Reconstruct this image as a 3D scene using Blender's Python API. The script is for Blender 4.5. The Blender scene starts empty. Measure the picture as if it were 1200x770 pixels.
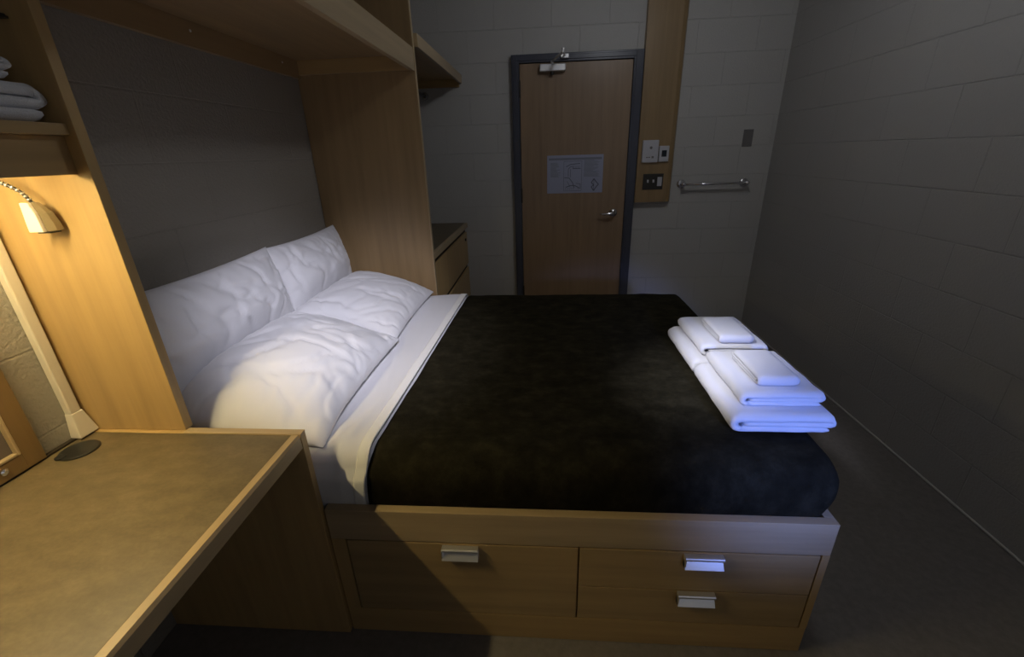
import bpy, bmesh, math, random
from mathutils import Vector, Matrix, noise, Euler

random.seed(7)
S = bpy.context.scene
COL = S.collection

# ------------------------------------------------------------------ camera
cam_d = bpy.data.cameras.new('camera')
cam = bpy.data.objects.new('camera', cam_d)
COL.objects.link(cam)
cam.location = (1.2210, 0.0, 1.4201)
cam.rotation_euler = Euler((1.18585270, 0.0293565856, 0.0670214132), 'XYZ')
cam_d.sensor_width = 36.0
cam_d.lens = 508.044 / 1200 * 36.0
cam_d.clip_start = 0.02
S.camera = cam

# ------------------------------------------------------------------ exposure, world, lights
S.view_settings.view_transform = 'Standard'
S.view_settings.look = 'None'
S.view_settings.exposure = 0.0
S.view_settings.gamma = 1.0
S.view_settings.use_curve_mapping = False
W = bpy.data.worlds.new('world')
S.world = W
W.use_nodes = True
W.node_tree.nodes['Background'].inputs[0].default_value = (0.55, 0.65, 1.0, 1)
W.node_tree.nodes['Background'].inputs[1].default_value = 0.02


def lamp(name, kind, loc, target, power, color, **kw):
    d = bpy.data.lights.new(name, kind)
    d.energy = power
    d.color = color
    for k, v in kw.items():
        setattr(d, k, v)
    o = bpy.data.objects.new(name, d)
    COL.objects.link(o)
    o.location = loc
    o.rotation_euler = (Vector(target) - Vector(loc)).to_track_quat('-Z', 'Y').to_euler()
    return o


# dim ceiling light, unseen cool torch on pillows, added fill, added spots on towels
lamp('ceiling_lamp', 'POINT', (1.85, 2.02, 2.50), (1, 2, 0), 8.2, (0.89, 0.92, 0.98), shadow_soft_size=0.08)
lamp('camera_side_fill', 'POINT', (2.20, -1.05, 1.55), (1, 2, 0), 3.6, (0.84, 0.88, 1.0), shadow_soft_size=0.25)  # added weak fill behind the camera
lamp('pillow_spot_lamp', 'SPOT', (1.35, -0.02, 2.22), (0.42, 1.74, 0.70), 190, (0.86, 0.85, 1.0),
     shadow_soft_size=0.10, spot_size=math.radians(33), spot_blend=1.0)
lamp('added_towel_spot', 'SPOT', (0.90, 0.50, 2.00), (1.755, 1.36, 0.70), 140, (0.84, 0.85, 1.0),
     shadow_soft_size=0.08, spot_size=math.radians(20), spot_blend=1.0)  # added unseen spot that brightens the towel stacks
lamp('added_blue_spot', 'SPOT', (1.97, -0.40, 1.22), (1.87, 1.04, 0.635), 120, (0.18, 0.30, 1.0),
     shadow_soft_size=0.10, spot_size=math.radians(29), spot_blend=1.0)  # added unseen blue spot for the towel fronts
TUBE_POWER = 184.0
TUBE_COLOR = (1.0, 0.80, 0.39, 1)


# ------------------------------------------------------------------ materials
def mat(name, color, rough=0.5, metal=0.0, **kw):
    m = bpy.data.materials.new(name)
    m.use_nodes = True
    b = m.node_tree.nodes['Principled BSDF']
    b.inputs['Base Color'].default_value = (*color, 1)
    b.inputs['Roughness'].default_value = rough
    b.inputs['Metallic'].default_value = metal
    for k, v in kw.items():
        b.inputs[k].default_value = v
    return m


def nodes(m):
    return m.node_tree.nodes, m.node_tree.links, m.node_tree.nodes['Principled BSDF']


def noise_tex(m, scale, detail=4, rough=0.55, mapscale=(1, 1, 1)):
    N, L, b = nodes(m)
    tc = N.new('ShaderNodeTexCoord')
    mp = N.new('ShaderNodeMapping')
    mp.inputs['Scale'].default_value = mapscale
    L.new(tc.outputs['Object'], mp.inputs['Vector'])
    t = N.new('ShaderNodeTexNoise')
    t.inputs['Scale'].default_value = scale
    t.inputs['Detail'].default_value = detail
    t.inputs['Roughness'].default_value = rough
    L.new(mp.outputs['Vector'], t.inputs['Vector'])
    return t


def ramp(m, src, stops):
    N, L, b = nodes(m)
    r = N.new('ShaderNodeValToRGB')
    e = r.color_ramp.elements
    while len(e) < len(stops):
        e.new(0.5)
    for i, (p, c) in enumerate(stops):
        e[i].position = p
        e[i].color = (*c, 1)
    L.new(src, r.inputs['Fac'])
    return r


def bump(m, src, strength, dist, chain=None):
    N, L, b = nodes(m)
    n = N.new('ShaderNodeBump')
    n.inputs['Strength'].default_value = strength
    n.inputs['Distance'].default_value = dist
    L.new(src, n.inputs['Height'])
    if chain is not None:
        L.new(chain.outputs['Normal'], n.inputs['Normal'])
    L.new(n.outputs['Normal'], b.inputs['Normal'])
    return n


def wood(name, c, axis, rough=0.38, contrast=0.16):
    m = mat(name, c, rough)
    N, L, b = nodes(m)
    sc = [26, 26, 26]
    sc[axis] = 1.6
    t = noise_tex(m, 1.0, 5, 0.6, sc)
    dark = tuple(x * (1 - contrast) for x in c)
    lite = tuple(min(1, x * (1 + contrast * 0.7)) for x in c)
    r = ramp(m, t.outputs['Fac'], [(0.3, dark), (0.55, c), (0.75, lite)])
    # slow figure in the veneer
    t2 = noise_tex(m, 1.0, 2, 0.5, [2.2 if i != axis else 0.7 for i in range(3)])
    r2 = ramp(m, t2.outputs['Fac'], [(0.35, (0.86, 0.85, 0.84)), (0.65, (1, 1, 1))])
    mx = N.new('ShaderNodeMix')
    mx.data_type = 'RGBA'
    mx.blend_type = 'MULTIPLY'
    mx.inputs[0].default_value = 1.0
    L.new(r.outputs['Color'], mx.inputs[6])
    L.new(r2.outputs['Color'], mx.inputs[7])
    L.new(mx.outputs[2], b.inputs['Base Color'])
    bump(m, t.outputs['Fac'], 0.08, 0.002)
    return m


def block_wall(name, c, phase, grit=0.35):
    m = mat(name, c, 0.55)
    N, L, b = nodes(m)
    uv = N.new('ShaderNodeUVMap')
    uv.uv_map = 'UVMap'
    mp = N.new('ShaderNodeMapping')
    mp.inputs['Location'].default_value = (-phase, 0, 0)
    L.new(uv.outputs['UV'], mp.inputs['Vector'])
    br = N.new('ShaderNodeTexBrick')
    br.inputs['Scale'].default_value = 1.0
    br.inputs['Brick Width'].default_value = 0.4064
    br.inputs['Row Height'].default_value = 0.2032
    br.inputs['Mortar Size'].default_value = 0.0035
    br.inputs['Mortar Smooth'].default_value = 0.55
    br.inputs['Color1'].default_value = (*c, 1)
    br.inputs['Color2'].default_value = (*[x * 0.97 for x in c], 1)
    br.inputs['Mortar'].default_value = (*[x * 0.95 for x in c], 1)
    L.new(mp.outputs['Vector'], br.inputs['Vector'])
    L.new(br.outputs['Color'], b.inputs['Base Color'])
    inv = N.new('ShaderNodeMath')
    inv.operation = 'SUBTRACT'
    inv.inputs[0].default_value = 1.0
    L.new(br.outputs['Fac'], inv.inputs[1])
    b1 = bump(m, inv.outputs[0], 0.6, 0.0055)
    t = N.new('ShaderNodeTexNoise')
    t.inputs['Scale'].default_value = 95
    t.inputs['Detail'].default_value = 5
    L.new(uv.outputs['UV'], t.inputs['Vector'])
    bump(m, t.outputs['Fac'], grit, 0.0065, b1)
    return m


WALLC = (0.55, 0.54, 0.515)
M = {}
M['wall_left'] = block_wall('painted_block_left_dimmed', (0.31, 0.285, 0.245), 0.164, 0.62)  # same paint as the other walls, darkened to imitate dimmer light here
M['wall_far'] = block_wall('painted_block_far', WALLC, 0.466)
M['wall_right'] = block_wall('painted_block_right_dimmed', (0.41, 0.40, 0.38), 0.1)  # same paint toned down; this wall's dimness is put into its colour
M['wall_near'] = block_wall('painted_block_near', WALLC, 0.0)
M['ceiling'] = mat('ceiling_paint', (0.6, 0.59, 0.56), 0.8)
M['base'] = mat('caulk_strip', (0.55, 0.53, 0.5), 0.5)
MAPLE = (0.52, 0.35, 0.15)
M['maple_x'] = wood('maple_grain_across_x', MAPLE, 0)
M['maple_y'] = wood('maple_grain_across_y', MAPLE, 1)
M['maple_z'] = wood('maple_grain_upright', MAPLE, 2)
M['maple_edge_y'] = wood('maple_solid_edge_y', (0.50, 0.375, 0.215), 1, 0.33)
M['maple_edge_x'] = wood('maple_solid_edge_x', (0.50, 0.375, 0.215), 0, 0.33)
M['maple_edge_z'] = wood('maple_solid_edge_z', (0.50, 0.375, 0.215), 2, 0.33)
M['drawer'] = wood('maple_drawer_front', (0.46, 0.32, 0.15), 0, 0.4)
M['door'] = wood('door_veneer', (0.36, 0.245, 0.15), 2, 0.36)
M['dark_maple'] = wood('dark_board_frame', (0.20, 0.125, 0.05), 2, 0.4)  # darker tone than the other maple
M['dimmed_maple_z'] = wood('dimmed_maple_upright', (0.38, 0.255, 0.125), 2)  # same maple, darkened to stand in for weaker light on these boards
M['dimmed_maple_y'] = wood('dimmed_maple_along', (0.38, 0.255, 0.125), 1)
M['shadow_gap'] = mat('dark_gap', (0.03, 0.022, 0.015), 0.8)  # dark colour standing for shade inside the drawer finger recesses

m = M['floor'] = mat('vinyl_floor', (0.17, 0.145, 0.12), 0.42)
t = noise_tex(m, 40, 5, 0.7)
r = ramp(m, t.outputs['Fac'], [(0.3, (0.165, 0.148, 0.135)), (0.7, (0.22, 0.20, 0.185))])
m.node_tree.links.new(r.outputs['Color'], nodes(m)[2].inputs['Base Color'])

m = M['laminate'] = mat('mottled_laminate', (0.24, 0.185, 0.11), 0.42)
N, L, b = nodes(m)
t = noise_tex(m, 16, 8, 0.72, (1, 1.6, 1))
t2 = noise_tex(m, 150, 3, 0.6)
r = ramp(m, t.outputs['Fac'], [(0.28, (0.105, 0.080, 0.043)), (0.5, (0.148, 0.113, 0.061)), (0.72, (0.20, 0.154, 0.088))])
r2 = ramp(m, t2.outputs['Fac'], [(0.3, (0.86, 0.86, 0.86)), (0.7, (1, 1, 1))])
mx = N.new('ShaderNodeMix')
mx.data_type = 'RGBA'
mx.blend_type = 'MULTIPLY'
mx.inputs[0].default_value = 1
L.new(r.outputs['Color'], mx.inputs[6])
L.new(r2.outputs['Color'], mx.inputs[7])
L.new(mx.outputs[2], b.inputs['Base Color'])

m = M['cotton'] = mat('white_cotton', (0.72, 0.715, 0.735), 0.85)
nodes(m)[2].inputs['Sheen Weight'].default_value = 0.15
t = noise_tex(m, 900, 2)
bump(m, t.outputs['Fac'], 0.12, 0.001)
m = M['hem'] = mat('white_cotton_hem', (0.86, 0.85, 0.82), 0.85)

m = M['terry'] = mat('white_terry', (0.82, 0.82, 0.84), 0.95)
nodes(m)[2].inputs['Sheen Weight'].default_value = 0.3
t = noise_tex(m, 420, 3, 0.7)
bump(m, t.outputs['Fac'], 0.7, 0.004)

m = M['plush'] = mat('dark_brown_plush', (0.012, 0.0095, 0.006), 0.9)
N, L, b = nodes(m)
t = noise_tex(m, 13, 7, 0.72, (1, 1.3, 0.6))
r = ramp(m, t.outputs['Fac'], [(0.34, (0.010, 0.0086, 0.0048)), (0.52, (0.0185, 0.016, 0.009)), (0.70, (0.033, 0.0285, 0.0165))])
L.new(r.outputs['Color'], b.inputs['Base Color'])
b.inputs['Sheen Weight'].default_value = 0.0
b.inputs['Sheen Tint'].default_value = (1.0, 0.85, 0.6, 1)
b.inputs['Sheen Roughness'].default_value = 0.4
b.inputs['Specular IOR Level'].default_value = 0.05
t2 = noise_tex(m, 260, 3, 0.7)
bump(m, t2.outputs['Fac'], 0.5, 0.003)

M['frame_paint'] = mat('blue_grey_enamel', (0.075, 0.08, 0.105), 0.3)
M['alu'] = mat('brushed_aluminium', (0.78, 0.78, 0.79), 0.40, 0.8)
M['steel'] = mat('satin_steel', (0.58, 0.58, 0.6), 0.22, 1.0)
M['chrome'] = mat('chrome', (0.75, 0.75, 0.77), 0.12, 1.0)
M['bronze'] = mat('dark_bronze_plate', (0.055, 0.05, 0.045), 0.4, 0.4)
M['black'] = mat('black_plastic', (0.012, 0.012, 0.012), 0.35)
M['dark_hole'] = mat('dark_opening', (0.003, 0.003, 0.003), 0.8)
M['white_plastic'] = mat('white_plastic', (0.62, 0.62, 0.66), 0.4)
M['grey_plastic'] = mat('grey_plastic', (0.20, 0.19, 0.185), 0.45)
M['lcd'] = mat('dark_display', (0.02, 0.025, 0.035), 0.15)
M['paper'] = mat('white_paper', (0.40, 0.425, 0.56), 0.35)
M['ink'] = mat('printed_ink', (0.13, 0.135, 0.18), 0.4)
M['ink_soft'] = mat('printed_small_text', (0.24, 0.25, 0.31), 0.4)
M['raceway'] = mat('ivory_raceway', (0.66, 0.60, 0.50), 0.45)
M['beige'] = mat('beige_lamp_plastic', (0.30, 0.24, 0.14), 0.4)
M['neck_ring'] = mat('polished_neck_ring', (0.85, 0.84, 0.80), 0.25, 0.7)
M['lamp_white'] = mat('cream_lamp_face', (0.88, 0.84, 0.74), 0.45)
M['tack'] = mat('grey_fabric_panel', (0.13, 0.10, 0.085), 0.9)
t = noise_tex(M['tack'], 300, 3)
bump(M['tack'], t.outputs['Fac'], 0.5, 0.002)
M['dark_strip'] = mat('dark_back_strip', (0.03, 0.022, 0.015), 0.6)  # plain dark strip along the back of the desktop
m = M['tube'] = mat('lit_tube', (0.9, 0.9, 0.9), 0.5)
nodes(m)[2].inputs['Emission Color'].default_value = TUBE_COLOR
nodes(m)[2].inputs['Emission Strength'].default_value = TUBE_POWER


# ------------------------------------------------------------------ builders
def wpos(o):
    p = Vector((0, 0, 0))
    while o is not None:
        p += o.location
        o = o.parent
    return p


def obj(name, bm, material, parent=None, smooth=False, bev=0.0, origin=None):
    """link a bmesh holding WORLD coordinates as one mesh object"""
    bmesh.ops.recalc_face_normals(bm, faces=bm.faces)
    if parent is not None:
        off = wpos(parent)
    elif origin is not None:
        off = Vector(origin)
    else:
        xs = [v.co for v in bm.verts]
        off = Vector((sum(v.x for v in xs) / len(xs), sum(v.y for v in xs) / len(xs), min(v.z for v in xs)))
    for v in bm.verts:
        v.co -= off
    me = bpy.data.meshes.new(name)
    bm.to_mesh(me)
    bm.free()
    if smooth:
        for p in me.polygons:
            p.use_smooth = True
    me.materials.append(material)
    o = bpy.data.objects.new(name, me)
    COL.objects.link(o)
    if parent is not None:
        o.parent = parent
    else:
        o.location = off
    if bev > 0:
        md = o.modifiers.new('bevel', 'BEVEL')
        md.width = bev
        md.segments = 2
        md.limit_method = 'ANGLE'
        md.angle_limit = math.radians(40)
    return o


def tag(o, label, cat, group=None):
    o['label'] = label
    o['category'] = cat
    if group:
        o['group'] = group
    return o


def thing(name, label, cat, loc, group=None):
    o = bpy.data.objects.new(name, None)
    o.empty_display_size = 0.05
    COL.objects.link(o)
    o.location = loc
    return tag(o, label, cat, group)


def structure(o):
    o['kind'] = 'structure'
    return o


def add_box(bm, x0, x1, y0, y1, z0, z1):
    vs = [bm.verts.new((x, y, z)) for x in (x0, x1) for y in (y0, y1) for z in (z0, z1)]
    for f in ((0, 1, 3, 2), (4, 6, 7, 5), (0, 4, 5, 1), (2, 3, 7, 6), (0, 2, 6, 4), (1, 5, 7, 3)):
        bm.faces.new([vs[i] for i in f])
    return vs


def boxes(*bs):
    bm = bmesh.new()
    for b in bs:
        add_box(bm, *b)
    return bm


def add_tube(bm, pts, r, seg=12, cap=True):
    """tube through points; r is a number or a list of radii"""
    pts = [Vector(p) for p in pts]
    n = len(pts)
    rs = r if isinstance(r, (list, tuple)) else [r] * n
    up = None
    rings = []
    for i, p in enumerate(pts):
        d = (pts[min(i + 1, n - 1)] - pts[max(i - 1, 0)]).normalized()
        if up is None:
            up = d.orthogonal().normalized()
        up = (up - d * up.dot(d)).normalized()
        s = d.cross(up)
        rings.append([bm.verts.new(p + (up * math.cos(a) + s * math.sin(a)) * rs[i])
                      for a in [2 * math.pi * k / seg for k in range(seg)]])
    for a, b in zip(rings, rings[1:]):
        for k in range(seg):
            bm.faces.new((a[k], a[(k + 1) % seg], b[(k + 1) % seg], b[k]))
    if cap:
        bm.faces.new(rings[0][::-1])
        bm.faces.new(rings[-1])


def tube(pts, r, seg=12):
    bm = bmesh.new()
    add_tube(bm, pts, r, seg)
    return bm


def prism(profile, axis, a, b):
    """closed 2D profile extruded along an axis; profile coordinates are the other two axes in order"""
    bm = bmesh.new()

    def co(p, t):
        c = [p[0], p[1]]
        c.insert(axis, t)
        return c
    v0 = [bm.verts.new(co(p, a)) for p in profile]
    v1 = [bm.verts.new(co(p, b)) for p in profile]
    n = len(profile)
    for i in range(n):
        bm.faces.new((v0[i], v0[(i + 1) % n], v1[(i + 1) % n], v1[i]))
    bm.faces.new(v0)
    bm.faces.new(v1[::-1])
    return bm


def rbox(x0, x1, y0, y1, z0, z1, r, step):
    """densely gridded rounded box"""
    bm = bmesh.new()

    def axis(a, b):
        n = max(2, int(round((b - a) / step)))
        # cluster samples in the rounded ends
        ts = [a + r * (1 - math.cos(math.pi / 2 * k / 6)) for k in range(6)]
        te = [b - (t - a) for t in ts][::-1]
        mid = [a + r + (b - a - 2 * r) * k / n for k in range(n + 1)]
        return ts + mid + te
    X, Y, Z = axis(x0, x1), axis(y0, y1), axis(z0, z1)
    cache = {}

    def vert(p):
        k = tuple(round(c, 6) for c in p)
        if k not in cache:
            p = Vector(p)
            q = Vector((min(max(p.x, x0 + r), x1 - r), min(max(p.y, y0 + r), y1 - r), min(max(p.z, z0 + r), z1 - r)))
            d = p - q
            cache[k] = bm.verts.new(q + d.normalized() * r if d.length > 1e-9 else p)
        return cache[k]

    def face(A, B, f):
        for i in range(len(A) - 1):
            for j in range(len(B) - 1):
                vs = [vert(f(A[i], B[j])), vert(f(A[i + 1], B[j])), vert(f(A[i + 1], B[j + 1])), vert(f(A[i], B[j + 1]))]
                if len(set(vs)) == 4:
                    try:
                        bm.faces.new(vs)
                    except ValueError:
                        pass
    for z in (z0, z1):
        face(X, Y, lambda a, b: (a, b, z))
    for y in (y0, y1):
        face(X, Z, lambda a, b: (a, y, b))
    for x in (x0, x1):
        face(Y, Z, lambda a, b: (x, a, b))
    return bm


def fbm(p, s, o=3):
    return noise.fractal(Vector(p) * s, 1.0, 2.0, o, noise_basis='PERLIN_ORIGINAL')


# ------------------------------------------------------------------ the room
XR, YF, YN, ZC = 2.934, 3.641, -1.45, 2.62


def wall(name, p0, du, length, m):
    """vertical quad with UVs in metres, z from 0 to the ceiling"""
    bm = bmesh.new()
    uvl = bm.loops.layers.uv.new('UVMap')
    nx = 1
    d = Vector(du)
    vs = []
    for u, z in ((0, 0), (length, 0), (length, ZC), (0, ZC)):
        vs.append((bm.verts.new(Vector(p0) + d * u + Vector((0, 0, z))), (p0[0] if abs(du[0]) > .5 else p0[1]) + (du[0] + du[1]) * u, z))
    f = bm.faces.new([v[0] for v in vs])
    for lp, v in zip(f.loops, vs):
        lp[uvl].uv = (v[1], v[2])
    me = bpy.data.meshes.new(name)
    bm.to_mesh(me)
    bm.free()
    me.materials.append(m)
    o = bpy.data.objects.new(name, me)
    COL.objects.link(o)
    md = o.modifiers.new('thickness', 'SOLIDIFY')
    md.thickness = 0.15
    md.offset = 1
    return structure(o)


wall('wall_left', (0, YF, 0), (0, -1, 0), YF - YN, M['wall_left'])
wall('wall_far', (XR, YF, 0), (-1, 0, 0), XR, M['wall_far'])
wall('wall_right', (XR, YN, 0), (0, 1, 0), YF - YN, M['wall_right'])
wall('wall_near', (0, YN, 0), (1, 0, 0), XR, M['wall_near'])
structure(obj('floor', boxes((-0.15, XR + .15, YN - .15, YF + .15, -0.12, 0)), M['floor']))
structure(obj('ceiling', boxes((-0.15, XR + .15, YN - .15, YF + .15, ZC, ZC + .12)), M['ceiling']))
structure(obj('baseboard_right', boxes((XR - .010, XR - .0005, YN, YF - .011, 0, .010)), M['base'], bev=.004))
structure(obj('baseboard_far', boxes((1.935, XR - .0005, YF - .010, YF - .0005, 0, .010)), M['base'], bev=.004))

# ---- door
door = structure(thing('door_1', 'brown wood veneer door in a dark blue-grey metal frame', 'door', (1.455, YF, 0)))
FX0, FX1, LX0, LX1, LT, FT = 0.990, 1.930, 1.050, 1.858, 2.010, 2.068
YFr = YF - 0.045
df = boxes((FX0, LX0 - .004, YFr, YF - .001, 0, FT), (LX1 + .004, FX1, YFr, YF - .001, 0, FT),
           (LX0 - .004, LX1 + .004, YFr, YF - .001, LT + .005, FT))
# stop moulding step on the face
add_box(df, FX0 + .012, LX0 - .018, YFr - .006, YFr + .001, 0, FT - .012)
add_box(df, LX1 + .018, FX1 - .012, YFr - .006, YFr + .001, 0, FT - .012)
add_box(df, LX0 - .018, LX1 + .018, YFr - .006, YFr + .001, LT + .018, FT - .012)
obj('door_frame', df, M['frame_paint'], door, bev=.002)
YL = YF - 0.036
leaf = obj('door_leaf', boxes((LX0, LX1, YL, YF - .002, .008, LT)), M['door'], door, bev=.002)
for z in (.30, 1.10, 1.85):
    bm = tube([(LX0 - .002, YL - .006, z - .055), (LX0 - .002, YL - .006, z + .055)], .007, 10)
    obj('hinge', bm, M['bronze'], door)
# lever handle
hb = bmesh.new()
hx, hz = 1.775, .955
add_tube(hb, [(hx, YL, hz), (hx, YL - .008, hz)], [.031, .029], 24)
add_tube(hb, [(hx, YL - .006, hz), (hx, YL - .05, hz)], [.012, .011], 14)
add_tube(hb, [(hx + .006, YL - .046, hz + .004), (hx - .02, YL - .053, hz), (hx - .05, YL - .055, hz - .005), (hx - .085, YL - .052, hz - .007), (hx - .112, YL - .044, hz - .004)],
         [.013, .0115, .010, .009, .006], 14)
obj('lever_handle', hb, M['chrome'], door, smooth=True)
# door closer on the leaf, arm up to the frame head
cb = bmesh.new()
add_box(cb, 1.194, 1.380, YL - .050, YL - .001, 1.950, 1.998)
closer = obj('door_closer', cb, M['alu'], door, bev=.006)
bm = bmesh.new()
add_tube(bm, [(1.285, YL - .028, 1.951), (1.285, YL - .028, 1.938), (1.285, YL - .028, 1.928)], [.014, .014, .010], 16)
obj('valve_cap', bm, M['bronze'], closer)
ab = bmesh.new()
add_tube(ab, [(1.285, YL - .028, 1.996), (1.285, YL - .028, 2.018)], .011, 12)
add_box(ab, 1.275, 1.295, YL - .04, YL - .018, 2.010, 2.018)
add_tube(ab, [(1.285, YL - .028, 2.016), (1.32, YL - .15, 2.022), (1.352, YL - .262, 2.028)], .008, 10)
add_tube(ab, [(1.352, YL - .262, 2.022), (1.352, YL - .262, 2.050)], .012, 12)
add_tube(ab, [(1.352, YL - .262, 2.044), (1.372, YFr - .02, 2.044)], .006, 10)
add_box(ab, 1.345, 1.40, YFr - .032, YFr - .001, 2.030, 2.056)
obj('closer_arm', ab, M['alu'], closer, bev=.0015)

# ---- notice sheet on the door
SX0, SX1, SZ0, SZ1 = 1.250, 1.680, 1.112, 1.391
YS = YL - .0025
sheet = thing('evacuation_notice', 'white printed evacuation notice with a floor plan on the brown door', 'sign', ((SX0 + SX1) / 2, YL, SZ0))
obj('paper_sheet', boxes((SX0, SX1, YS, YL - .0003, SZ0, SZ1)), M['paper'], sheet)
yp0, yp1 = YS - .0009, YS + .0005
U = lambda u: SX0 + (SX1 - SX0) * u
V = lambda v: SZ1 - (SZ1 - SZ0) * v
bm = boxes((U(.03), U(.97), yp0, yp1, V(.125), V(.07)))
obj('header_bar', bm, M['ink_soft'], sheet)


def tline(bm, u0, u1, v, h=.012):
    add_box(bm, U(u0), U(u1), yp0, yp1, V(v + h), V(v))


bm = bmesh.new()
rr = random.Random(3)
for k in range(15):
    tline(bm, .06, .06 + rr.uniform(.10, .18), .19 + k * .026)
obj('text_column', bm, M['ink_soft'], sheet)
bm = bmesh.new()
for k in range(17):
    tline(bm, .66, .66 + rr.uniform(.16, .29), .14 + k * .026)
obj('text_column', bm, M['ink_soft'], sheet)


def pline(bm, pts, w=.008):
    for (u0, v0), (u1, v1) in zip(pts, pts[1:]):
        a, c = Vector((U(u0), 0, V(v0))), Vector((U(u1), 0, V(v1)))
        d = (c - a).normalized()
        s = Vector((-d.z, 0, d.x)) * w * (SZ1 - SZ0)
        vs = []
        for y in (yp0, yp1):
            for p in (a - s, a + s, c + s, c - s):
                vs.append(bm.verts.new((p.x, y, p.z)))
        for f in ((0, 1, 2, 3), (7, 6, 5, 4), (0, 4, 5, 1), (1, 5, 6, 2), (2, 6, 7, 3), (3, 7, 4, 0)):
            bm.faces.new([vs[i] for i in f])


bm = bmesh.new()
pline(bm, [(.30, .16), (.62, .16), (.62, .94), (.30, .94), (.30, .16)], .004)
pline(bm, [(.34, .30), (.42, .24), (.59, .22)], .009)
pline(bm, [(.46, .35), (.60, .35)], .009)
pline(bm, [(.46, .35), (.46, .29), (.42, .30), (.38, .36), (.38, .56)], .007)
pline(bm, [(.42, .36), (.42, .58)], .006)
for k in range(5):
    pline(bm, [(.48 + k * .025, .28), (.48 + k * .025, .35)], .004)
pline(bm, [(.31, .58), (.40, .60), (.46, .72), (.49, .86)], .009)
pline(bm, [(.34, .84), (.42, .80), (.50, .80), (.58, .86)], .010)
pline(bm, [(.36, .68), (.42, .84)], .006)
pline(bm, [(.52, .74), (.60, .76), (.60, .88), (.55, .88)], .006)
for k in range(5):
    pline(bm, [(.33 + k * .035, .86), (.34 + k * .035, .91)], .004)
obj('floor_plan', bm, M['ink'], sheet)
bm = bmesh.new()
pline(bm, [(.845, .63), (.80, .73), (.845, .80), (.80, .84), (.845, .95), (.89, .84), (.93, .78), (.89, .72), (.845, .63)], .012)
pline(bm, [(.845, .63), (.845, .95)], .006)
obj('compass_mark', bm, M['ink'], sheet)

# ---- maple cover panel beside the door with the controls on it
CX0, CX1, CYf = 1.928, 2.215, YF - .055
structure(obj('trim_1', prism([(CX0 + .004, CYf), (CX1 - .045, CYf), (CX1 - .018, CYf + .012), (CX1, YF - .001), (CX0 + .004, YF - .001)], 2, 1.030, ZC - .001), M['dimmed_maple_z'], bev=.002))
tb = thing('thermostat', 'white wall thermostat with blank cover, wider of two white boxes', 'thermostat', (2.02, CYf, 1.32))
obj('cover', boxes((1.960, 2.078, CYf - .024, CYf - .0005, 1.322, 1.478)), M['white_plastic'], tb, bev=.005)
bm = tube([(2.022, CYf - .0235, 1.425), (2.022, CYf - .026, 1.425)], .010, 18)
obj('sensor_vent', bm, M['grey_plastic'], tb)
bm = boxes((1.99, 2.004, CYf - .0255, CYf - .0235, 1.355, 1.362), (2.030, 2.046, CYf - .0265, CYf - .0235, 1.352, 1.366), (2.008, 2.020, CYf - .0255, CYf - .0235, 1.355, 1.362))
obj('button', bm, M['grey_plastic'], tb)
tb = thing('wall_controller', 'small white wall controller with a dark display window', 'controller', (2.125, CYf, 1.32))
obj('housing', boxes((2.084, 2.158, CYf - .020, CYf - .0005, 1.325, 1.436)), M['white_plastic'], tb, bev=.005)
obj('display', boxes((2.104, 2.140, CYf - .0215, CYf - .0195, 1.360, 1.405)), M['lcd'], tb)
tb = thing('switch_plate', 'dark bronze three-gang light switch plate low on the maple panel', 'light switch', (2.06, CYf, 1.12))
obj('plate', boxes((1.985, 2.137, CYf - .006, CYf - .0005, 1.125, 1.240)), M['bronze'], tb, bev=.002)
for x in (2.020, 2.062):
    obj('toggle', boxes((x - .006, x + .006, CYf - .020, CYf - .0055, 1.176, 1.198)), M['alu'], tb, bev=.002)
obj('rocker', boxes((2.093, 2.127, CYf - .011, CYf - .0055, 1.150, 1.216)), M['white_plastic'], tb, bev=.002)

# ---- towel bar and outlet on the far wall
tb = thing('towel_bar', 'chrome towel bar mounted on the pale block wall', 'towel bar', (2.52, YF, 1.15))
yb = YF - .068
obj('bar', tube([(2.285, yb, 1.157), (2.77, yb, 1.157)], .0095, 16), M['chrome'], tb, smooth=True)
for x in (2.292, 2.763):
    bm = bmesh.new()
    add_tube(bm, [(x, YF - .0005, 1.157), (x, YF - .006, 1.157), (x, YF - .012, 1.157)], [.034, .033, .020], 24)
    add_tube(bm, [(x, YF - .010, 1.157), (x, YF - .055, 1.157), (x, YF - .075, 1.157), (x, YF - .083, 1.157)], [.013, .013, .017, .010], 18)
    obj('mounting_post', bm, M['chrome'], tb, smooth=True)
tb = thing('wall_plate', 'small dark rectangular plate high on the wall above the towel bar', 'wall plate', (2.74, YF, 1.41))
obj('plate', boxes((2.705, 2.775, YF - .006, YF - .0005, 1.412, 1.530)), M['grey_plastic'], tb, bev=.002)
obj('centre_insert', boxes((2.722, 2.758, YF - .008, YF - .0055, 1.437, 1.505)), M['grey_plastic'], tb, bev=.001)

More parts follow.
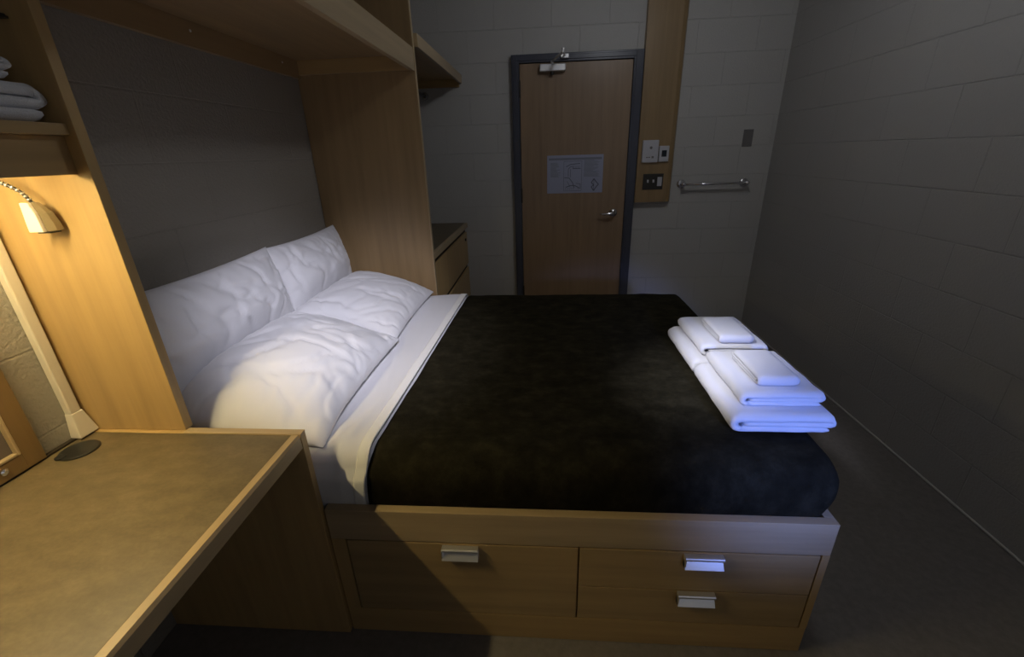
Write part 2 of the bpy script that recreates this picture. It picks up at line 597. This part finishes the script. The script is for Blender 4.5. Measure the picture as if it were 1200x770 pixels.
# ------------------------------------------------------------------ desk
DZ = .765
desk = thing('desk', 'built-in desk with mottled brown laminate top and maple edges', 'desk', (.3, .2, 0))
DY0 = -.72
obj('desktop', boxes((.014, .574, DY0, .8875, DZ - .032, DZ)), M['laminate'], desk, bev=.001)
obj('front_edge', prism([(.5745, DZ - .044), (.592, DZ - .044), (.596, DZ - .040), (.596, DZ - .006), (.591, DZ + .0002), (.5745, DZ + .0006)], 1, DY0, .8875),
    M['maple_edge_y'], desk)
obj('end_panel', boxes((.002, .598, .888, .9095, .002, DZ + .001)), M['maple_z'], desk, bev=.001)
obj('end_trim', boxes((.280, .599, .8878, .9098, DZ - .0005, DZ + .003)), M['maple_edge_x'], desk, bev=.001)
obj('back_strip', boxes((.001, .0135, DY0, .8875, DZ - .032, DZ + .004)), M['dark_strip'], desk)
gr = obj('grommet', tube([(.068, .811, DZ - .001), (.068, .811, DZ + .003), (.068, .811, DZ + .0045)], [.041, .041, .038], 36), M['black'], desk)
obj('cable_slot', tube([(.053, .779, DZ + .003), (.053, .779, DZ + .0053)], [.011, .011], 20), M['dark_hole'], gr)

# ------------------------------------------------------------------ shelf unit above the desk
unit = thing('wall_shelf_unit', 'maple open shelf unit above the desk with full-height side panel', 'shelf', (.13, .3, DZ))
obj('side_panel', boxes((.003, .278, .9000, .9245, DZ + .0015, 2.45)), M['maple_z'], unit, bev=.0012)
obj('shelf_board', boxes((.003, .266, -.70, .8995, 1.479, 1.501)), M['maple_y'], unit, bev=.0015)
obj('valance', boxes((.238, .250, -.70, .8995, 1.405, 1.4787)), M['maple_y'], unit, bev=.001)
pin = bmesh.new()
add_tube(pin, [(.222, .8995, 1.684), (.222, .886, 1.684)], [.004, .0035], 10)
add_box(pin, .214, .230, .882, .8995, 1.679, 1.683)
obj('shelf_pin', pin, M['bronze'], unit)
fx = thing('undershelf_light', 'lit warm strip light fixed under the shelf behind its valance', 'light', (.19, .3, 1.479))
obj('housing', boxes((.155, .228, .21, .775, 1.438, 1.4785)), M['white_plastic'], fx, bev=.002)
obj('light_tube', tube([(.192, .24, 1.426), (.192, .745, 1.426)], .008, 12), M['tube'], fx, smooth=True)

# gooseneck reading lamp
gl = thing('gooseneck_lamp', 'gooseneck reading lamp with ribbed flexible neck by the lit side panel', 'lamp', (.05, .80, 1.478))
obj('base', tube([(.075, .790, 1.4785), (.075, .790, 1.462), (.075, .790, 1.458)], [.022, .022, .012], 20), M['black'], gl, smooth=False)
P = [Vector(p) for p in ((.075, .790, 1.459), (.085, .805, 1.433), (.104, .830, 1.411), (.127, .850, 1.395), (.147, .862, 1.376), (.158, .868, 1.350))]
path = []
for i in range(len(P) - 1):
    p0, p1, p2, p3 = P[max(i - 1, 0)], P[i], P[i + 1], P[min(i + 2, len(P) - 1)]
    for k in range(14):
        t = k / 14
        path.append(.5 * ((2 * p1) + (p2 - p0) * t + (2 * p0 - 5 * p1 + 4 * p2 - p3) * t * t + (3 * p1 - p0 - 3 * p2 + p3) * t ** 3))
path.append(P[-1])
bm = bmesh.new()
add_tube(bm, path, .0034, 10)
obj('flexible_neck', bm, M['black'], gl, smooth=True)
bm = bmesh.new()
arc = 0.0
for i in range(1, len(path) - 2):
    arc += (path[i] - path[i - 1]).length
    if arc < .0066:
        continue
    arc = 0.0
    d = (path[i + 1] - path[i - 1]).normalized()
    add_tube(bm, [path[i] - d * .0019, path[i] - d * .0014, path[i] + d * .0014, path[i] + d * .0019], [.0034, .0050, .0050, .0034], 12)
obj('neck_rings', bm, M['neck_ring'], gl, smooth=True)


def head_shell(sections, material, name, parent, bev):
    bm = bmesh.new()
    rings = [[bm.verts.new(p) for p in sec] for sec in sections]
    n = len(rings[0])
    for a, b_ in zip(rings, rings[1:]):
        for k in range(n):
            bm.faces.new((a[k], a[(k + 1) % n], b_[(k + 1) % n], b_[k]))
    bm.faces.new(rings[0][::-1])
    bm.faces.new(rings[-1])
    return obj(name, bm, material, parent, bev=bev)


# white front shell that flares at the shoulder, beige curved body behind it
hz = [1.354, 1.343, 1.332, 1.312, 1.294]
xl = [.1435, .1430, .1420, .1400, .1390]
xr = [.1620, .1650, .1690, .1705, .1715]
front = [[(a_, .853, z), (c_, .853, z), (c_, .861, z), (a_, .861, z)] for z, a_, c_ in zip(hz, xl, xr)]
head = head_shell(front, M['lamp_white'], 'lamp_head', gl, .001)
dep = [.874, .880, .885, .889, .891]
xb = [.1640, .1690, .1735, .1770, .1780]
back = [[(a_ + .002, .8612, z), (c_ - .0005, .8612, z), (e_, (.8612 + d_) / 2, z), (e_ + .001, d_, z), (a_ + .004, d_, z)] for z, a_, c_, d_, e_ in zip(hz, xl, xr, dep, xb)]
obj_body = head_shell(back, M['beige'], 'head_body', head, .001)
obj('lens', boxes((.145, .174, .864, .887, 1.290, 1.2937)), M['black'], head)

# cable raceway in the corner
rw = thing('cable_raceway', 'ivory cable raceway running up the block wall beside the shelf panel', 'raceway', (.01, .875, DZ))
obj('channel', boxes((.0006, .020, .863, .889, DZ + .065, 1.478)), M['raceway'], rw, bev=.003)
bm = bmesh.new()
q = [[(.0006, .862), (.022, .862), (.022, .890), (.0006, .890)], [(.0006, .853), (.033, .850), (.034, .8985), (.0006, .8985)]]
z2 = (DZ + .070, DZ + .008)
v = [[bm.verts.new((x, y, z)) for x, y in qq] for qq, z in zip(q, z2)]
v.append([bm.verts.new((x, y, DZ + .0042)) for x, y in q[1]])
for a, b_ in zip(v, v[1:]):
    for k in range(4):
        bm.faces.new((a[k], a[(k + 1) % 4], b_[(k + 1) % 4], b_[k]))
bm.faces.new(v[0][::-1])
bm.faces.new(v[-1])
obj('end_fitting', bm, M['raceway'], rw, bev=.002)

# framed board on the wall behind the desk
fb = thing('framed_board', 'maple framed board with a recessed grey panel behind the desk', 'board', (.012, .45, DZ + .005))
by0, by1, bz0, bz1 = .10, .779, DZ + .0055, 1.16
fbm_ = bmesh.new()
fw = .040
for bx in ((.002, .020, by1 - fw, by1, bz0, bz1), (.002, .020, by0, by0 + fw, bz0, bz1),
           (.002, .020, by0 + fw, by1 - fw, bz0, bz0 + fw), (.002, .020, by0 + fw, by1 - fw, bz1 - fw, bz1)):
    add_box(fbm_, *bx)
obj('frame', fbm_, M['dark_maple'], fb, bev=.001)
bd = bmesh.new()
i0, i1, j0, j1 = by0 + fw, by1 - fw, bz0 + fw, bz1 - fw
for bx in ((.006, .0215, i1 - .007, i1, j0, j1), (.006, .0215, i0, i0 + .007, j0, j1), (.006, .0215, i0 + .007, i1 - .007, j0, j0 + .007), (.006, .0215, i0 + .007, i1 - .007, j1 - .007, j1)):
    add_box(bd, *bx)
obj('inner_bead', bd, M['maple_edge_y'], fb, bev=.002)
obj('panel', boxes((.003, .010, i0 + .007, i1 - .007, j0 + .007, j1 - .007)), M['tack'], fb)
obj('bolt', tube([(.0195, .697, DZ + .028), (.023, .697, DZ + .028), (.026, .697, DZ + .028)], [.008, .008, .004], 16), M['steel'], fb)

# ------------------------------------------------------------------ overhead shelf and tall panel
up = thing('upright_panel', 'full-height maple panel at the pillow end, between bed and wardrobe niche', 'panel', (.3, 2.4, 0))
obj('panel_board', boxes((.003, .595, 2.390, 2.414, .002, 2.50)), M['dimmed_maple_z'], up)
obj('edge_band', boxes((.5952, .600, 2.3895, 2.4145, .002, 2.50)), M['maple_edge_z'], up, bev=.001)
oh = thing('overhead_shelf', 'wide maple overhead shelf spanning above the pillows', 'shelf', (.3, 1.65, 1.8))
obj('shelf_board', boxes((.003, .575, .9255, 2.3885, 1.868, 1.888)), M['dimmed_maple_y'], oh)
obj('fascia', boxes((.5755, .598, .9255, 2.3885, 1.803, 1.902)), M['maple_edge_y'], oh, bev=.0015)
cl = obj('wall_cleat', boxes((.002, .022, .9255, 2.3885, 1.790, 1.8675)), M['dimmed_maple_y'], oh)
for y in (1.25, 1.673, 2.236):
    obj('screw', tube([(.0215, y, 1.838), (.0235, y, 1.838)], [.005, .004], 12), M['alu'], cl)
obj('end_cleat', boxes((.0225, .575, 2.370, 2.3885, 1.806, 1.8675)), M['maple_x'], oh)

# ------------------------------------------------------------------ wardrobe niche: shelf, rod, dresser
cs = thing('closet_shelf', 'maple shelf high in the niche beside the door', 'shelf', (.3, 3.0, 1.9))
obj('shelf_board', boxes((.003, .598, 2.4155, 3.639, 1.935, 1.953)), M['maple_y'], cs)
obj('fascia', boxes((.5985, .618, 2.4155, 3.639, 1.908, 1.965)), M['maple_edge_y'], cs, bev=.0015)
obj('wall_cleat', boxes((.004, .598, 3.620, 3.639, 1.885, 1.9345)), M['maple_x'], cs)
rod = thing('closet_rod', 'metal hanging rod under the niche shelf', 'rod', (.33, 3.0, 1.84))
obj('rod', tube([(.33, 2.4155, 1.835), (.33, 3.639, 1.835)], .013, 16), M['steel'], rod, smooth=True)
bm = bmesh.new()
add_tube(bm, [(.33, 3.640, 1.835), (.33, 3.632, 1.835), (.33, 3.618, 1.835)], [.028, .027, .019], 20)
obj('flange', bm, M['steel'], rod)

dr = thing('dresser', 'maple dresser with laminate top in the niche beside the door', 'dresser', (.3, 3.0, 0))
y0, y1 = 2.4165, 3.638
obj('carcass', boxes((.004, .560, y0, y1, .002, .860)), M['maple_z'], dr)
obj('dresser_top', boxes((.004, .566, y0, y1, .8605, .893)), M['laminate'], dr)
obj('top_edge', boxes((.5665, .590, y0, y1, .858, .894)), M['maple_edge_y'], dr, bev=.002)
for za, zb in ((.560, .820), (.275, .525), (.060, .245)):
    d = obj('drawer', boxes((.5605, .580, y0 + .012, y1 - .012, za, zb)), M['maple_z'], dr, bev=.002)
obj('finger_gap', boxes((.5603, .5655, y0 + .012, y1 - .012, .8205, .8575), (.5603, .5655, y0 + .012, y1 - .012, .5255, .5595), (.5603, .5655, y0 + .012, y1 - .012, .2455, .2745)),
    M['shadow_gap'], dr)
obj('lock', tube([(.580, 3.53, .772), (.589, 3.53, .772), (.590, 3.53, .772)], [.011, .011, .009], 18), M['bronze'], dr)

# ------------------------------------------------------------------ bed base
BX0, BX1, BY = .603, 1.985, .900
base = thing('bed_base', 'maple storage bed base with three drawers and shiny pulls', 'bed', (1.0, 1.6, 0))
obj('plinth', boxes((BX0, BX1, BY + .001, 2.385, .001, .1035)), M['maple_x'], base, bev=.001)
obj('carcass', boxes((.004, BX0 - .0005, .9115, 2.385, .001, .395), (BX0, 1.9845, BY + .021, 2.385, .104, .395)), M['maple_x'], base)
obj('front_rail', boxes((BX0, BX1, BY, BY + .026, .3955, .504)), M['maple_edge_x'], base, bev=.0015)
obj('foot_rail', boxes((BX1 - .026, BX1, BY + .0265, 2.385, .3955, .504)), M['maple_edge_y'], base, bev=.0015)
obj('back_rail', boxes((.03, BX1 - .0265, 2.372, 2.385, .3955, .495)), M['maple_edge_x'], base)
obj('stile', boxes((BX0, .6445, BY, BY + .0205, .104, .395)), M['maple_z'], base)
obj('stile', boxes((1.9655, BX1, BY, BY + .0205, .104, .395)), M['maple_z'], base)


def pull(parent, xc, zt, w=.104, h=.036):
    bm = bmesh.new()
    a, c = xc - w / 2, xc + w / 2
    y = BY - .0005
    # top lip with a turned-down nose, then the scooped finger plate below it
    prof = [(y, zt), (y - .016, zt), (y - .019, zt - .003), (y - .019, zt - .008), (y - .016, zt - .009), (y - .014, zt - .004), (y, zt - .004)]
    for pr in (prof,
               [(y, zt - .0105), (y - .003, zt - .0115), (y - .006, zt - .014), (y - .0235, zt - h), (y - .021, zt - h - .002), (y, zt - h - .002)]):
        b2 = prism(pr, 0, a, c)
        me = bpy.data.meshes.new('t')
        b2.to_mesh(me)
        b2.free()
        bm.from_mesh(me)
        bpy.data.meshes.remove(me)
    add_box(bm, a, a + .003, y - .020, y, zt - h - .001, zt - .004)
    return obj('handle', bm, M['alu'], parent, bev=.0006)


d1 = obj('drawer', boxes((.6485, 1.3160, BY, BY + .0205, .107, .391)), M['drawer'], base, bev=.0015)
pull(d1, .982, .387)
d2 = obj('drawer', boxes((1.3205, 1.9620, BY, BY + .0205, .243, .391)), M['drawer'], base, bev=.0015)
pull(d2, 1.656, .387)
d3 = obj('drawer', boxes((1.3205, 1.9620, BY, BY + .0205, .107, .2395)), M['drawer'], base, bev=.0015)
pull(d3, 1.653, .241)
obj('deck', boxes((.03, BX1 - .027, BY + .0265, 2.371, .3955, .430)), M['maple_y'], base)

# ------------------------------------------------------------------ mattress, sheet, blanket
MZ = .672


def bed_profile(off, zbot, n_side=10, n_top=56, r=.062):
    """cross-section path in y, z from the near lower edge over the top to the far lower edge"""
    ya, yb_, zt = .938 - off, 2.362 + off * .6, MZ + off
    pts = []
    for k in range(n_side):
        z = zbot + (zt - r - zbot) * k / n_side
        b_ = .016 * math.sin(math.pi * min(1, max(0, (z - .50) / .19)))
        pts.append((ya - b_, z))
    for k in range(7):
        a = math.pi / 2 * k / 6
        pts.append((ya + r - r * math.cos(a), zt - r + r * math.sin(a)))
    for k in range(1, n_top):
        pts.append((ya + r + (yb_ - ya - 2 * r) * k / n_top, zt))
    for k in range(7):
        a = math.pi / 2 * k / 6
        pts.append((yb_ - r + r * math.sin(a), zt - r + r * math.cos(a)))
    for k in range(1, n_side + 1):
        z = zt - r - (zt - r - .46) * k / n_side
        pts.append((yb_, z))
    return pts


def edge_x(y, z):
    if z < MZ - .03 and y < 1.2:
        return .713 + (.748 - .713) * max(0, (z - .47)) / .17
    return .750 + (.788 - .750) * min(1, max(0, (y - .98) / 1.35))


def smooth_edge(y, z):
    # blend side and top so the turned edge stays a smooth curve
    t = max(0, min(1, (y - .94) / .09))
    s = .713 + (.745 - .713) * max(0, min(1, (z - .47) / .19))
    u = .748 + (.787 - .748) * max(0, min(1, (y - .98) / 1.35))
    return s * (1 - t) + u * t


bm = rbox(.03, 1.950, .938, 2.362, .4305, MZ, .058, .05)
for v in bm.verts:
    b_ = math.sin(math.pi * min(1, max(0, (v.co.z - .50) / .16)))
    if v.co.y < 1.0:
        v.co.y -= .007 * b_ * min(1, (1.0 - v.co.y) / .06)
mattress = tag(obj('mattress', bm, M['cotton'], smooth=True), 'thick double mattress in a white fitted sheet on the maple base', 'mattress')


def strip(name, off, xa, xb, ncol, wr, material, parent=None, thick=.003, zbot=.4725, lift=0.0):
    bm = bmesh.new()
    prof = bed_profile(off, zbot)
    grid = []
    for (y, z) in prof:
        row = []
        e = smooth_edge(y, z)
        for k in range(ncol + 1):
            x = e + xa + (xb - xa) * k / ncol
            fall = 1 if z > MZ - .04 else .8
            d = wr * fall * max(-.25, fbm((x * 20 + y * 5, y * 2.6, z * 5), 1.0, 3))
            # long soft gathers that run along the turned edge
            d += wr * .8 * max(0, math.sin(x * 95 + 5 * fbm((y * 1.5, x * 2, 7), 1.0, 2))) * max(0, 1 - abs(y - 1.0) / .28)
            if y > 2.3:
                d = 0
            low = lift * (1 - min(1, k / ncol / .8)) ** 1.0
            if y < .97 and z < MZ - .03:
                yy = y - abs(d) + low
                row.append(bm.verts.new((x, max(yy, .9285) if z < .507 else yy, z)))
            else:
                row.append(bm.verts.new((x, y, z + d - low)))
        grid.append(row)
    for a, b_ in zip(grid, grid[1:]):
        for k in range(ncol):
            bm.faces.new((a[k], a[k + 1], b_[k + 1], b_[k]))
    o = obj(name, bm, material, parent, smooth=True)
    md = o.modifiers.new('cloth_thickness', 'SOLIDIFY')
    md.thickness = thick
    md.offset = 0
    return o


top_sheet = tag(strip('top_sheet', .0150, -.215, -.029, 26, .0045, M['cotton'], thick=.0035, lift=.0095), 'white top sheet folded down in a band beside the dark blanket', 'sheet')
strip('hem', .0165, -.032, 0.0, 8, .0020, M['hem'], top_sheet, thick=.005)

# blanket: plush throw tucked in at the near side, far side and foot
bm = rbox(0.0, 2.0, .927, 2.371, .4330, .683, .068, .035)
dele = [f for f in bm.faces if f.calc_center_median().x < 1e-4 or f.calc_center_median().z < .4335]
bmesh.ops.delete(bm, geom=dele, context='FACES')
for v in bm.verts:
    x, y, z = v.co
    # undo the rounding at the open (pillow) end
    tt = x / 2.0
    if x < .069:
        yy = y
        if z > .6:
            z = z
    e = smooth_edge(y, z) - .018
    nx = e + (1.972 - e) * tt
    side = max(0, min(1, (.675 - z) / .05))
    b_ = math.sin(math.pi * min(1, max(0, (z - .492) / .185)))
    if y < 1.0:
        y -= .016 * b_ * min(1, (1.0 - y) / .06)
    if tt > .93:
        nx += .020 * b_ * (tt - .93) / .07
    n_ = fbm((x * 3.3, y * 3.3, z * 3.3), 1.0, 4) * .005
    if z > .62:
        z += n_ - .001
    if y < .96 and z < .66:
        y -= .5 * abs(n_) + .004 * max(0, math.sin(x * 46 + 2.5 * fbm((x * 5, 3, z * 6), 1.0, 2))) * max(0, (x - 1.2) / .8) * max(0, (.6 - z) / .12)
        y = max(y, .9275) if z < .512 else y
    nx = min(nx, 1.957 + max(0, (z - .506)) * 1.2) if tt > .9 else nx
    v.co = (nx, y, z)
blanket = tag(obj('blanket', bm, M['plush'], smooth=True), 'dark brown plush blanket tucked over the lower bed', 'blanket')
md = blanket.modifiers.new('cloth_thickness', 'SOLIDIFY')
md.thickness = .006
md.offset = -1


# ------------------------------------------------------------------ pillows
def pillow(name, w, h, T, center, udir, vdir, label, seed, group, wr=.006, droop=0.0, end=0.0, zmin=None, xmin=None, press=0.0):
    bm = bmesh.new()
    NU, NV = 84, 60
    u_ = Vector(udir).normalized()
    v_ = Vector(vdir).normalized()
    n_ = u_.cross(v_).normalized()
    C = Vector(center)

    def surf(u, v, side):
        cu = 1 - .055 * (1 - v * v)
        cv = 1 - .055 * (1 - u * u)
        x = w / 2 * u * cu
        y = h / 2 * v * cv
        f = max(0, (1 - abs(u) ** 2.2)) * max(0, (1 - abs(v) ** 2.2))
        prof = f ** .50
        z = side * T / 2 * prof * (1.18 if side > 0 else .80)
        # creases: gathers pulling in from the seam plus long diagonal folds
        q = Vector((x * 5 + seed * 3.1, y * 5, seed))
        wob = noise.fractal(q, 1.0, 2.0, 3, noise_basis='PERLIN_ORIGINAL')
        fold = abs(noise.noise(Vector((x * 10 + y * 6 + 1.0 * wob, (x - y) * 3.2 + seed, seed * 1.7))))
        fold2 = abs(noise.noise(Vector((x * 3 - y * 9 + 1.0 * wob, (x + y) * 3.0 + seed * 2, seed * .7 + 4))))
        edge = 1 - min(1, f * 1.6)
        g = math.sin((u * 34 if abs(v) > abs(u) else v * 26) + 3 * wob) * edge * .25
        d = wr * (.45 * wob - 1.5 * (max(0, .30 - fold) / .30) ** 2 - 1.1 * (max(0, .24 - fold2) / .24) ** 2 + g) * min(1, f * 6) ** .5
        z += side * d
        if press and side > 0:
            # the lower half is squeezed by the pillow lying against it
            k = max(0.0, min(1.0, (.25 - v) / .75))
            z *= 1 - press * k * k * (3 - 2 * k)
        p = C + u_ * x + v_ * y + n_ * z
        p.z -= droop * (u * u) * .5
        # the end that hangs free settles onto the sheet
        k = max(0.0, (-u - .35) / .65)
        p.z -= end * k * k * (.35 + .65 * max(0, (v + 1) / 2))
        if zmin is not None and p.z < zmin:
            p.z = zmin + (p.z - zmin) * .02
        if xmin is not None and p.x < xmin:
            p.x = xmin + (p.x - xmin) * .02
        return p

    us = [math.sin(math.pi / 2 * (2 * i / NU - 1)) * .55 + (2 * i / NU - 1) * .45 for i in range(NU + 1)]
    vs = [math.sin(math.pi / 2 * (2 * j / NV - 1)) * .55 + (2 * j / NV - 1) * .45 for j in range(NV + 1)]
    top_ = [[bm.verts.new(surf(u, v, 1)) for v in vs] for u in us]
    bot = [[top_[i][j] if i in (0, NU) or j in (0, NV) else bm.verts.new(surf(us[i], vs[j], -1)) for j in range(NV + 1)] for i in range(NU + 1)]
    for i in range(NU):
        for j in range(NV):
            bm.faces.new((top_[i][j], top_[i + 1][j], top_[i + 1][j + 1], top_[i][j + 1]))
            try:
                bm.faces.new((bot[i][j], bot[i][j + 1], bot[i + 1][j + 1], bot[i + 1][j]))
            except ValueError:
                pass
    o = obj(name, bm, M['cotton'], smooth=True)
    return tag(o, label, 'pillow', group)


G = 'white pillows at the head of the bed'
BK = (-.10, 0, .40)
pillow('pillow', .755, .43, .170, (.130, 1.333, .883), (0, 1, 0), BK, 'white pillow propped against the block wall beside the lit panel', 1.3, G, .0080, xmin=.006, press=.75)
pillow('pillow', .645, .42, .160, (.122, 2.017, .882), (0, 1, 0), BK, 'white pillow propped upright in the corner against the tall panel', 4.1, G, .0065, xmin=.006, press=.75)
pillow('pillow', .698, .470, .185, (.388, 1.293, .766), (0.00, 1, .0), (-.430, 0, .115), 'white pillow lying flat nearest the desk end', 7.7, G, .0060, end=.085, zmin=.683)
pillow('pillow', .685, .460, .175, (.375, 1.988, .759), (0.00, 1, .0), (-.430, 0, .115), 'white pillow lying flat against the tall panel, beyond the desk-side one', 9.2, G, .0050, zmin=.683)


# ------------------------------------------------------------------ folded towels
def folded(name, w, length, h, base_pt, label, group, along='y', seed=0, rot=0.0, loose=.0, parent=None, mirror=False):
    """three-layer fold: ribbon profile across w, extruded along length; base_pt is the near lower corner side centre"""
    t = h / 3
    r_ = t / 2
    hw = w / 2
    path = []
    # inner end (middle layer) -> far U-turn up to the top layer -> near U-turn down to the bottom layer -> end short of the far end
    z1, z2, z3 = t * .5, t * 1.5, t * 2.5

    def line(x0, x1, z, n=16):
        for k in range(n):
            path.append((x0 + (x1 - x0) * k / n, z))

    def turn(xc, zc, rad, a0, a1, n=10):
        for k in range(n + 1):
            a = a0 + (a1 - a0) * k / n
            path.append((xc + rad * math.cos(a), zc + rad * math.sin(a)))
    xi = hw - t * 1.0
    line(-hw + t * 1.9, xi, z2)
    turn(xi, (z2 + z3) / 2, t / 2, -math.pi / 2, math.pi / 2)
    line(xi, -hw + t * 1.5, z3)
    turn(-hw + t * 1.5, (z1 + z3) / 2, t, math.pi / 2, 3 * math.pi / 2)
    line(-hw + t * 1.5, hw - t * .9, z1)
    path.append((hw - t * .9, z1))
    n = len(path)
    bm = bmesh.new()
    NL = max(10, int(length / .012))
    cr = math.cos(rot)
    sr = math.sin(rot)
    rows = []
    for j in range(NL + 1):
        s = j / NL
        l = length * (s - .5)
        e = min(s, 1 - s) * length
        squeeze = .985 * (1 - .30 * max(0, 1 - e / .006))
        ring = []
        for side in (1, -1):
            idx = range(n) if side == 1 else range(n - 1, -1, -1)
            for i in idx:
                p = path[i]
                a_, b_ = path[max(i - 1, 0)], path[min(i + 1, n - 1)]
                dx, dz = b_[0] - a_[0], b_[1] - a_[1]
                q = math.hypot(dx, dz) or 1
                nx_, nz_ = -dz / q, dx / q
                half = r_ * squeeze
                if i in (0, n - 1):
                    half *= .55
                x = p[0] + nx_ * half * side
                z = p[1] + nz_ * half * side
                nn = fbm((x * 16 + seed * 5, l * 16, z * 40 + seed), 1.0, 3)
                z += .0022 * nn * (z / h)
                x += .0020 * fbm((l * 14 + seed, z * 30, 3 + seed), 1.0, 2)
                # ends wander a little, layer by layer
                ll = l + .0035 * fbm((x * 10, z * 60, seed * 2 + (3 if j > NL / 2 else 0)), 1.0, 2) * (abs(s - .5) * 2) ** 3
                z = h / 2 + (z - h / 2) * (1 - .22 * max(0, 1 - e / .014) ** 2)
                if z < .0005:
                    z = .0005
                if mirror:
                    x = -x
                if along == 'y':
                    X_, Y_ = x, ll
                else:
                    X_, Y_ = ll, x
                ring.append(bm.verts.new((base_pt[0] + X_ * cr - Y_ * sr, base_pt[1] + X_ * sr + Y_ * cr, base_pt[2] + z)))
        rows.append(ring)
    m_ = len(rows[0])
    for a, b_ in zip(rows, rows[1:]):
        for k in range(m_):
            bm.faces.new((a[k], a[(k + 1) % m_], b_[(k + 1) % m_], b_[k]))
    for ring, flip in ((rows[0], True), (rows[-1], False)):
        for i in range(n - 1):
            f = [ring[i], ring[i + 1], ring[m_ - 2 - i], ring[m_ - 1 - i]]
            bm.faces.new(f[::-1] if flip else f)
    o = obj(name, bm, M['terry'], parent, smooth=True)
    return tag(o, label, 'towel', group)


TZ = .6865
GB = 'folded towels in two stacks on the blanket'
folded('bath_towel', .275, .330, .057, (1.868, 1.198, TZ), 'folded white bath towel at the bottom of the nearer stack', GB, seed=1)
folded('bath_towel', .270, .325, .057, (1.866, 1.535, TZ), 'folded white bath towel at the bottom of the farther stack', GB, seed=2)
folded('hand_towel', .225, .290, .043, (1.878, 1.222, TZ + .0580), 'folded white hand towel in the middle of the nearer stack', GB, seed=3)
folded('hand_towel', .225, .290, .043, (1.876, 1.545, TZ + .0580), 'folded white hand towel in the middle of the farther stack', GB, seed=4)
folded('washcloth', .190, .112, .032, (1.876, 1.205, TZ + .1020), 'small folded white washcloth on top of the nearer stack', GB, along='x', seed=5)
folded('washcloth', .190, .112, .032, (1.880, 1.500, TZ + .1020), 'small folded white washcloth on top of the farther stack', GB, along='x', seed=6)

GS = 'folded towels on the shelf above the desk'
folded('bath_towel', .325, .225, .068, (.140, .7325, 1.5015), 'folded white towel on the maple shelf, lower of two', GS, along='x', seed=8)
folded('bath_towel', .300, .215, .044, (.138, .7100, 1.5715), 'folded white towel on the maple shelf, upper of two', GS, along='x', seed=9)
